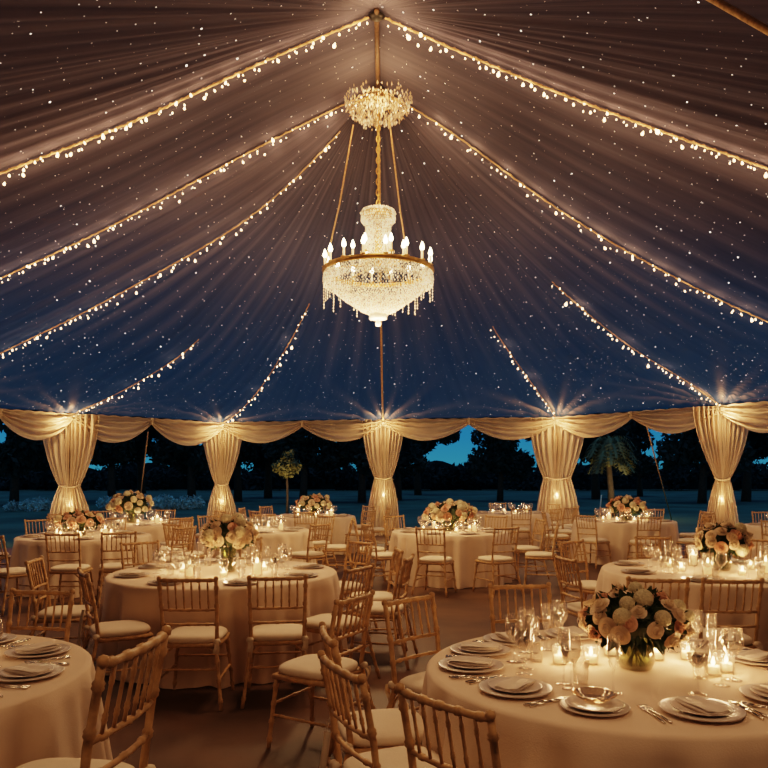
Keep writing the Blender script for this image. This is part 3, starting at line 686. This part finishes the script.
# middle left table
C(-1.38, 5.55, 90, 'C', 'gold chair with cream seat, left one of two backs facing camera at middle left table')
C(-.79, 5.6, 97, 'C', 'gold chair with cream seat, right one of two backs facing camera at middle left table')
C(-2.02, 5.74, 30, 'C', 'gold chair turned sideways with a sash hanging, left of middle left table front', ribbon=True, push=False)
C(-2.66, 6.45, 8, 'C', 'gold chair squeezed behind the sash chair, left side of middle left table')
C(-.42, 6.0, 150, 'C', 'gold chair facing left, front right side of middle left table')
C(-.12, 7.2, 188, 'C', 'gold chair facing left, right side of middle left table')
C(-.04, 6.62, 168, 'C', 'gold chair facing left, set outward right of middle left table', push=False)
placed[-1] = (-.0, 6.6)
C(-.40, 4.60, 150, 'C', 'stray gold chair in the aisle facing left, behind front table chairs', push=False)
# large front right table
C(.07, 2.98, 26, 'A', 'gold chair with sash seen edge on, lower centre left of front right table', ribbon=True, push=False)
C(-.0, 3.50, 12, 'A', 'gold chair seen edge on, second along the left side of front right table', push=False)
C(.33, 4.22, -46, 'A', 'gold chair angled toward camera with empty cream seat, back left of front right table', push=False)
C(.385, 2.60, 42, 'A', 'gold chair cropped at the bottom, large back in front of front right table', push=False)
C(.93, 4.68, -82, 'A', 'gold chair facing camera at the back of front right table')
# front left table
C(-1.15, 2.62, 172, 'B', 'large gold chair cropped lower left, right side of front left table', 1.16, push=False, ribbon=True)
C(-2.17, 4.43, -97, 'B', 'gold chair facing camera behind front left table', push=False)
# middle right table
C(1.84, 6.6, 12, 'D', 'gold chair seen edge on, left side of middle right table', push=False)
C(2.2, 7.95, -52, 'D', 'gold chair facing camera, back left of middle right table')
C(1.95, 5.5, 82, 'D', 'gold chair back toward camera behind flowers, front left of middle right table')
C(2.42, 5.45, 88, 'D', 'wide gold chair back toward camera, front of middle right table')
C(3.1, 8.4, -92, 'D', 'gold chair facing camera, back of middle right table')
C(4.0, 8.2, -125, 'D', 'gold chair facing camera, back right of middle right table')
C(3.5, 5.5, 100, 'D', 'gold chair back toward camera, front right of middle right table at photo edge')
# centre table
C(.72, 10.4, 68, 'E', 'gold chair with back toward camera, front left of centre table')
C(1.55, 10.45, 118, 'E', 'gold chair with back toward camera, front right of centre table')
C(.0, 10.95, 22, 'E', 'gold chair angled right, left side of centre table')
C(-.2, 11.75, 2, 'E', 'gold chair, left rear side of centre table')
C(2.28, 11.0, 168, 'E', 'gold chair facing left, right side of centre table')
C(2.25, 11.95, 190, 'E', 'gold chair facing left, right rear side of centre table')
C(.3, 12.9, -60, 'E', 'gold chair facing camera, back left of centre table')
C(1.1, 13.1, -92, 'E', 'gold chair facing camera, back of centre table')
C(1.8, 12.8, -125, 'E', 'gold chair facing camera, back right of centre table')
# far left
C(-4.5, 9.1, 60, 'G', 'gold chair with cream seat turned right, leftmost front of far left table')
C(-3.95, 9.45, 92, 'G', 'gold chair back toward camera, front middle of far left table')
C(-3.42, 9.6, 115, 'G', 'gold chair back toward camera, front right of far left table')
C(-2.95, 10.4, 150, 'G', 'gold chair back at the right side of far left table')
dirs = [('front', -90), ('front left', -135), ('left', 180), ('back left', 135), ('back', 90), ('back right', 45), ('right', 0), ('front right', -45)]
used = {'G': ['front', 'front left', 'front right', 'right'], 'C': ['front', 'front left', 'left', 'right', 'front right'], 'K': []}
looks = ['gold chair', 'gilt bamboo-style chair', 'gold spindle-back chair']
for key in 'CGHIJKLN':
    tx, ty, tr_, nm = TABLES[key]
    for dn, dg in dirs:
        if dn in used.get(key, []): continue
        dg2 = dg + R.uniform(-7, 7); dd = tr_ + .36 + R.uniform(0, .1); p = (tx + dd * math.cos(math.radians(dg2)), ty + dd * math.sin(math.radians(dg2)))
        if any(math.hypot(p[0] - q[0], p[1] - q[1]) < .47 for q in placed): continue
        if any(k != key and math.hypot(p[0] - v[0], p[1] - v[1]) < v[2] + .3 for k, v in TABLES.items()): continue
        C(p[0], p[1], dg2 + 180 + R.uniform(-9, 9), key, 'gold chair at the %s side of the %s' % (dn, nm))

# ------------------------------------------------------------------ tableware
ZT = .757
pl_me = MB().lathe([(0, .004), (.08, .003), (.10, .006), (.15, .013), (.152, .016), (.148, .018), (.10, .011), (.085, .008), (0, .008)], 40).mesh('charger_plate', M['charger'])
ip_me = MB().lathe([(0, .0), (.06, .0), (.075, .004), (.108, .011), (.110, .013), (.106, .014), (.075, .008), (.06, .005), (0, .005)], 36).mesh('dinner_plate', M['china'])
def napkin_mb():
    mb = MB(); mb.grid(lambda u, v: ((u - .5) * .10, (v - .5) * .19, .010 + .003 * math.sin(u * 9) + .003 * math.sin(v * 5)), 8, 10)
    mb.grid(lambda u, v: ((u - .5) * .098 + .003, (v - .5) * .186, .017 + .003 * math.sin(u * 7 + 1) + .002 * math.sin(v * 6)), 8, 10)
    mb.box((0, 0, .008), (.096, .184, .012)); return mb
nap_me = napkin_mb().mesh('napkin', M['napkin'])
def gl(prof, n=20): return MB().lathe(prof, n, closed=True).mesh('bowl', M['glass'])
wine_b = gl([(.004, .095), (.02, .10), (.034, .118), (.040, .14), (.039, .165), (.034, .20), (.033, .20), (.038, .165), (.0385, .14), (.032, .12), (.018, .103), (.002, .100)])
wine_s = MB().lathe([(.034, .001), (.034, .003), (.012, .006), (.004, .012), (.0035, .09), (.006, .097), (0, .098)], 16).mesh('stem', M['glass'])
fl_b = gl([(.004, .10), (.016, .11), (.024, .14), (.026, .18), (.024, .235), (.023, .235), (.025, .18), (.022, .14), (.002, .105)])
tum = MB().lathe([(0, .001), (.03, .001), (.036, .10), (.034, .10), (.028, .008), (0, .008)], 20, closed=True).mesh('tumbler', M['glass'])
liq = MB().lathe([(0, .105), (.030, .12), (.036, .14), (.0365, .145), (0, .145)], 16).mesh('water', glass('water', (.96, .93, .88), .2))
def cut(kind):
    mb = MB()
    if kind == 'knife':
        mb.tube([(0, -.11, .004), (0, -.02, .005), (0, .0, .004)], [.005, .006, .004], 8); mb.box((.002, .055, .004), (.018, .11, .002))
    elif kind == 'fork':
        mb.tube([(0, -.1, .004), (0, 0, .005), (0, .045, .003)], [.005, .003, .004], 8); mb.box((0, .055, .005), (.022, .02, .002))
        for i in range(4): mb.box((-.009 + i * .006, .08, .006), (.003, .045, .002))
    else:
        mb.tube([(0, -.1, .004), (0, 0, .005), (0, .06, .004)], [.005, .003, .004], 8)
        mb.lathe([(0, .001), (.010, .002), (.018, .006), (.017, .007), (0, .004)], 14, (0, .075, .0))
    return mb.mesh(kind, M['silver'])
CUT = {k: cut(k) for k in ('knife', 'fork', 'spoon')}
def setting(key, ang, where, near, rr=None, glasses=3):
    tx, ty, tr_, nm = TABLES[key]; a = math.radians(ang); rr = rr if rr else tr_ - .22; nodish = where != 'front, under the glass dish'; ux, uy = math.cos(a), math.sin(a); x0, y0 = tx + rr * ux, ty + rr * uy; rz = a + PI / 2
    loc = 'at the %s of %s' % (where, nm)
    o = link('charger_plate', pl_me, None, (x0, y0, ZT), rz, .86 if not nodish else 1.0); tag(o, 'wide stoneware plate ' + loc, 'plate', 'plates on the ' + nm)
    if near or key in 'CD':
        o = link('dinner_plate', ip_me, None, (x0, y0, ZT + .011), rz); tag(o, 'small pale plate ' + loc, 'plate', 'plates on the ' + nm)
    o = None if not nodish else link('napkin', nap_me, None, (x0, y0, ZT + (.016 if near or key in 'CD' else .010)), rz + R.uniform(-.5, .5)); nodish and tag(o, 'folded linen napkin ' + loc, 'napkin', 'napkins on the ' + nm)
    vx, vy = -uy, ux
    if near and nodish:
        for k, (kd, off) in enumerate((('fork', -.178), ('fork', -.20), ('knife', .178), ('spoon', .20))):
            ad = .02; lab = {0: 'inner silver fork ', 1: 'outer silver fork ', 2: 'silver knife ', 3: 'silver spoon '}[k]
            s_ = R.uniform(-.02, .02)
            x1, y1 = x0 + vx * off, y0 + vy * off
            if math.hypot(x1 - tx, y1 - ty) > tr_ - .12: f = (tr_ - .12) / math.hypot(x1 - tx, y1 - ty); x1, y1 = tx + (x1 - tx) * f, ty + (y1 - ty) * f
            o = link(kd, CUT[kd], None, (x1, y1, ZT), rz + R.uniform(-.06, .06)); tag(o, lab + loc, kd, 'cutlery on the ' + nm)
    for k in (glasses if isinstance(glasses, list) else range(glasses)):
        off = [(.13, -.22), (.02, -.25), (-.09, -.23), (.07, -.32)][k]; x1 = x0 + vx * off[0] + ux * off[1] + R.uniform(-.02, .02); y1 = y0 + vy * off[0] + uy * off[1] + R.uniform(-.02, .02)
        if k == 1 and near:
            g = thing('champagne_flute', 'clear champagne flute ' + loc, 'glass', (x1, y1, ZT), 0, 'glassware on the ' + nm); link('bowl', fl_b, g); link('stem', wine_s, g)
        elif k == 3:
            tag(link('tumbler', tum, None, (x1, y1, ZT)), 'clear tumbler ' + loc, 'glass', 'glassware on the ' + nm)
        else:
            sc = 1.12 if k == 0 else .92
            g = thing('wine_glass', ('tall clear goblet ' if k == 0 else 'middle-sized wine glass ' if k == 1 else 'smaller clear wine glass ') + loc, 'glass', (x1, y1, ZT), 0, 'glassware on the ' + nm, sc); link('bowl', wine_b, g); link('stem', wine_s, g)
            if near and k == 0: link('water', liq, g)
# table A settings after the photo
for ang, wh, rr, gg in ((-82, 'front', .64, [0]), (-117, 'front, under the glass dish', .66, [1]), (-148, 'front left edge', .66, [0, 1, 3]), (178, 'left edge', .70, [0, 1, 2]), (152, 'left edge, farther back', .70, [0, 1, 2, 3]), (127, 'back left', .70, [0, 1, 2]), (95, 'back', .70, [0, 2]), (55, 'back right', .70, [0, 1, 2]), (12, 'right edge', .70, [0, 1, 2]), (-43, 'front right', .66, [0, 1, 3])):
    setting('A', ang, wh, True, rr, gg)
for ang, wh in ((0, 'right edge'), (-38, 'front right'), (38, 'back right'), (78, 'back'), (-75, 'front')): setting('B', ang, wh, True)
for k, (dn, dg) in enumerate(dirs): setting('C', dg + 22, dn + ' place', False, None, 4); setting('D', dg + 12, dn + ' place', False, None, 4)
for key in 'EGHIJKLN':
    for dn, dg in dirs: setting(key, dg + 20, dn + ' place', False, None, 3 if key in 'EGI' else 2)

# candles
hold = MB().lathe([(0, .001), (.034, .001), (.037, .085), (.0345, .085), (.032, .010), (0, .010)], 20, closed=True).mesh('holder', M['glass'])
tallh = MB().lathe([(0, .001), (.045, .001), (.047, .20), (.044, .20), (.042, .010), (0, .010)], 20, closed=True).mesh('holder', M['glass'])
wax = MB().lathe([(0, .011), (.029, .011), (.029, .042), (.02, .038), (0, .038)], 16).mesh('wax', M['wax'])
pil = MB().lathe([(0, .011), (.035, .011), (.035, .11), (.025, .105), (0, .105)], 16).mesh('wax', M['wax'])
flm = MB().lathe([(0, 0), (.006, .006), (.008, .014), (.005, .026), (0, .038)], 8).mesh('flame', M['flame'])
def candle(x_, y_, label, tall=False, e=1.4, grp=None, s=1.0):
    g = thing('pillar_candle' if tall else 'votive_candle', label, 'candle', (x_, y_, ZT), 0, grp, s)
    link('holder', tallh if tall else hold, g); w_ = link('wax', pil if tall else wax, g); link('flame', flm, w_, (0, 0, .108 if tall else .04), scale=1.3 if tall else 1.15)
    if e: lamp((x_, y_, ZT + (.16 if tall else .085) * s), e * 1.8, (1, .53, .25), .02)

# flowers
def rose_mb(mtl_i=0, n_r=5, seed=0):
    r = random.Random(seed); mb = MB()
    for j in range(n_r):
        n = 3 + j; rad = .006 + .0068 * j; hh = .036 - .0048 * j; opn = .10 + .115 * j
        for k in range(n):
            p0 = 2 * PI * k / n + j * 1.1 + r.uniform(-.15, .15); wd = 1.25 * PI / n + .25
            def fn(u, v):
                a = p0 + (u - .5) * 2 * wd; rr = rad * (.35 + .65 * math.sin(min(1, v * 1.3) * PI / 2)) + opn * .016 * v * v * 2; edge = 1 - (2 * u - 1) ** 4 * .25
                z = hh * v * edge - .008 - .0022 * j - .006 * opn * v * v * 3; rr += .0012 * math.sin(a * 3 + j)
                return (rr * math.cos(a), rr * math.sin(a), z)
            mb.grid(fn, 6, 5)
    mb.lathe([(0, -.012), (.02, -.010), (.026, .0), (.015, .012), (0, .016)], 12); return mb
rose_me = [rose_mb(seed=1).mesh('rose', M['rose']), rose_mb(seed=2).mesh('rose', M['blush'])]
def hyd_mb():
    mb = MB(); r = random.Random(4)
    for k in range(70):
        t_ = math.acos(1 - 1.35 * (k + .5) / 70); a = k * 2.4; n = Vector((math.sin(t_) * math.cos(a), math.sin(t_) * math.sin(a), math.cos(t_))); c = n * .04; q = n.orthogonal().normalized(); w_ = n.cross(q); ro = r.uniform(0, 3)
        for i in range(4):
            b = ro + i * PI / 2; d = q * math.cos(b) + w_ * math.sin(b); e_ = n.cross(d)
            mb.add([c, c + d * .007 + e_ * .005 + n * .002, c + d * .013 + n * .003, c + d * .007 - e_ * .005 + n * .002], [(0, 1, 2, 3)])
    mb.lathe([(0, -.03), (.03, -.015), (.038, .0), (.028, .028), (0, .039)], 12); return mb
hyd_me = hyd_mb().mesh('hydrangea', M['hyd'])
def greens(rx, rz_, n, seed, z0):
    r = random.Random(seed); mb = MB()
    for k in range(n):
        a = r.uniform(0, 2 * PI); el = r.uniform(-.75, 1.3); d = Vector((math.cos(a) * math.cos(el), math.sin(a) * math.cos(el), math.sin(el)))
        c = Vector((d.x * rx * .70, d.y * rx * .70, z0 + d.z * rz_ * .68)); ln = r.uniform(.045, .09); dd = (d + Vector((r.gauss(0, .35), r.gauss(0, .35), r.gauss(0, .35) - .25))).normalized(); sd = dd.cross(Vector((r.gauss(0, 1), r.gauss(0, 1), r.gauss(0, 1)))).normalized() * ln * .24; nn = dd.cross(sd).normalized() * ln * .1
        mb.add([c, c + dd * ln * .4 + sd - nn, c + dd * ln, c + dd * ln * .4 - sd - nn, c + dd * ln * .5 + nn], [(0, 1, 4), (1, 2, 4), (2, 3, 4), (3, 0, 4)])
    mb.lathe([(0, -.6 * rz_), (rx * .5, -.35 * rz_), (rx * .68, 0), (rx * .5, rz_ * .5), (0, rz_ * .68)], 14, (0, 0, z0)); return mb
def centerpiece(x_, y_, label, rx=.25, rz_=.17, zc=.22, n=34, seed=0, vr=.085, vh=.13, fs=1.0, hy=.2, bl=.18, ng=420):
    r = random.Random(seed); t = thing('flower_centerpiece', label, 'flowers', (x_, y_, ZT), 0, 'rose centrepieces on the tables')
    MB().lathe([(0, .001), (vr * .85, .001), (vr, .03), (vr, vh), (vr - .004, vh), (vr - .004, .03), (vr * .8, .008), (0, .008)], 28, closed=True).build('vase', M['vase'], t)
    mb = MB()
    for k in range(12): a = r.uniform(0, 6.28); mb.tube([(vr * .5 * math.cos(a), vr * .5 * math.sin(a), .012), (-vr * .4 * math.cos(a + .5), -vr * .4 * math.sin(a + .5), vh)], .003, 5)
    mb.build('stems', M['leaf'], t)
    greens(rx, rz_, ng, seed, zc).build('foliage', M['leaf'], t, False)
    pts = []; k = 0
    for k in range(n):
        c = 1 - 1.42 * (k + .5) / n; a = k * 2.39996 + r.uniform(-.2, .2); c += r.uniform(-.08, .08); c = min(1, c); s_ = math.sqrt(max(0, 1 - c * c)); d = Vector((s_ * math.cos(a), s_ * math.sin(a), c))
        sc = R.uniform(1.0, 1.35) * fs; jr = r.uniform(.92, 1.06)
        p = Vector((d.x * rx * jr, d.y * rx * jr, zc + d.z * rz_ * jr)); nd = Vector((d.x / rx, d.y / rx, d.z / rz_)).normalized(); q = nd.to_track_quat('Z', 'Y').to_euler()
        h = r.random()
        if h < hy: link('hydrangea', hyd_me, t, p, rot=q, scale=sc)
        else: link('rose', rose_me[1 if h < hy + bl else 0], t, p, rot=q, scale=sc)
    return t
centerpiece(1.16, 3.46, 'full dome of cream and blush roses in glass bowl on large front right table', .235, .145, .215, 48, 11, .085, .14, .74, .16)
centerpiece(-1.42, 6.85, 'tall cream rose centrepiece with greenery on middle left table', .24, .17, .33, 34, 12, .07, .22, 1.0)
centerpiece(3.13, 6.95, 'cream rose centrepiece among candles on middle right table', .24, .17, .27, 32, 13, .08, .16, 1.0)
centerpiece(1.03, 11.75, 'wide autumn-toned rose centrepiece on centre table', .38, .19, .26, 46, 14, .1, .16, 1.1, .3, .3)
centerpiece(-4.42, 10.9, 'low leafy blush centrepiece on far left table', .32, .15, .20, 26, 15, .09, .12, 1.15, .1, .5)
centerpiece(-4.62, 13.7, 'tall ivory flower mound before the leftmost drape', .36, .24, .32, 32, 16, .1, .2, 1.15, .5, .1)
centerpiece(-1.5, 16.0, 'small mixed centrepiece left of the middle drape', .36, .20, .26, 30, 17, .1, .16, 1.2, .3, .4)
centerpiece(4.66, 14.4, 'ivory and blush centrepiece right of the fourth drape', .34, .20, .26, 30, 18, .1, .16, 1.15, .3, .35)
centerpiece(7.2, 12.9, 'rose centrepiece on the far table at right edge', .3, .18, .24, 26, 19, .09, .14, 1.2)

def pxt(u, v):  # pixel on a table top to floor position
    D = F * (CH - ZT) / (v - HZ); return (u - 384) / F * D, D
for u, v, wh in ((591, 664, 'left of the flower bowl'), (611, 656, 'tucked behind the flower bowl left'), (657, 660, 'right of the flower bowl'), (688, 660, 'farther right of the flower bowl'), (713, 675, 'right centre beside goblets'), (726, 672, 'rightmost of the table middle'), (560, 664, 'leftmost of the table middle')):
    x_, y_ = pxt(u, v); candle(x_, y_, 'lit glass votive %s on front right table' % wh, False, 1.3, 'votives on the large front right table')
sp = ['near the front', 'on the right front', 'on the right', 'on the right back', 'at the back', 'on the left back', 'on the left', 'on the left front']
for key, n, e in (('C', 8, 2.6), ('D', 8, 2.4), ('E', 7, 1.6), ('G', 7, 1.6), ('H', 7, 1.6), ('I', 5, 1.2), ('J', 6, 1.6), ('K', 7, 1.6), ('L', 6, 1.5), ('N', 4, 1.2)):
    tx, ty, tr_, nm = TABLES[key]
    for k in range(n):
        a = -PI / 2 + 2 * PI * k / n + .2; rr = .36 + .05 * (k % 2)
        tl_ = k % 3 == 1; candle(tx + rr * math.cos(a), ty + rr * math.sin(a), '%s %s of %s' % ('pillar candle in tall glass' if tl_ else 'small lit votive', sp[k % 8], nm), tl_, e if k % 2 == 0 else 0, 'candles on the ' + nm, 1.0)
x_, y_ = pxt(6, 660); candle(x_ - .3, y_, 'lit votive in the middle of front left table', False, 1.0)
# glass dish on table A
tx, ty = 1.07 + .68 * math.cos(math.radians(-129)), 3.45 + .68 * math.sin(math.radians(-129))

# unseen cloth walls added behind and beside the camera to block blue skylight
def added_sidewall(name, pts):
    mb = MB(); n = len(pts) - 1
    def fn(u, v):
        f = u * n; i = min(int(f), n - 1); p = pts[i].lerp(pts[i + 1], f - i); k = 1 + .006 * math.sin(u * n * 60); return (p.x * k, 9 + (p.y - 9) * k, p.z * v)
    mb.grid(fn, 60 * n, 6); struct(mb.build(name, M['drape']))
added_sidewall('wall_right_added', [P7, P8, P9]); added_sidewall('wall_back_added', [P9, P10, P11, P12]); added_sidewall('wall_left_added', [P12, P13, P14])
def down(loc, e, col=(1, .55, .29)): lamp(loc, e, col, .45, 'SPOT', (0, 0, 0), 2.5, 'added_fill_spot')  # added overhead fill spots, no such fittings hang in the tent
down((-.1, 6.6, 4.6), 235); down((1.6, 1.4, 3.7), 105); down((-1.7, 1.1, 3.7), 62)
down((4.5, 9.5, 4.2), 130); down((-4.8, 9.5, 4.2), 130); down((3, 15.0, 3.6), 100); down((-3, 15.0, 3.6), 100)
# cloudy glass dish on one plate of the front table
a = math.radians(-117); dx, dy = 1.10 + .66 * math.cos(a), 3.44 + .66 * math.sin(a)
o = MB().lathe([(0, .002), (.04, .002), (.05, .01), (.085, .035), (.082, .035), (.045, .012), (0, .007)], 28, closed=True).build('glass_dish', glass('dish_glass', (.8, .72, .62), .4)); o.location = (dx, dy, ZT + .026)
tag(o, 'shallow cloudy glass dish on a plate, front left of large front right table', 'dish')
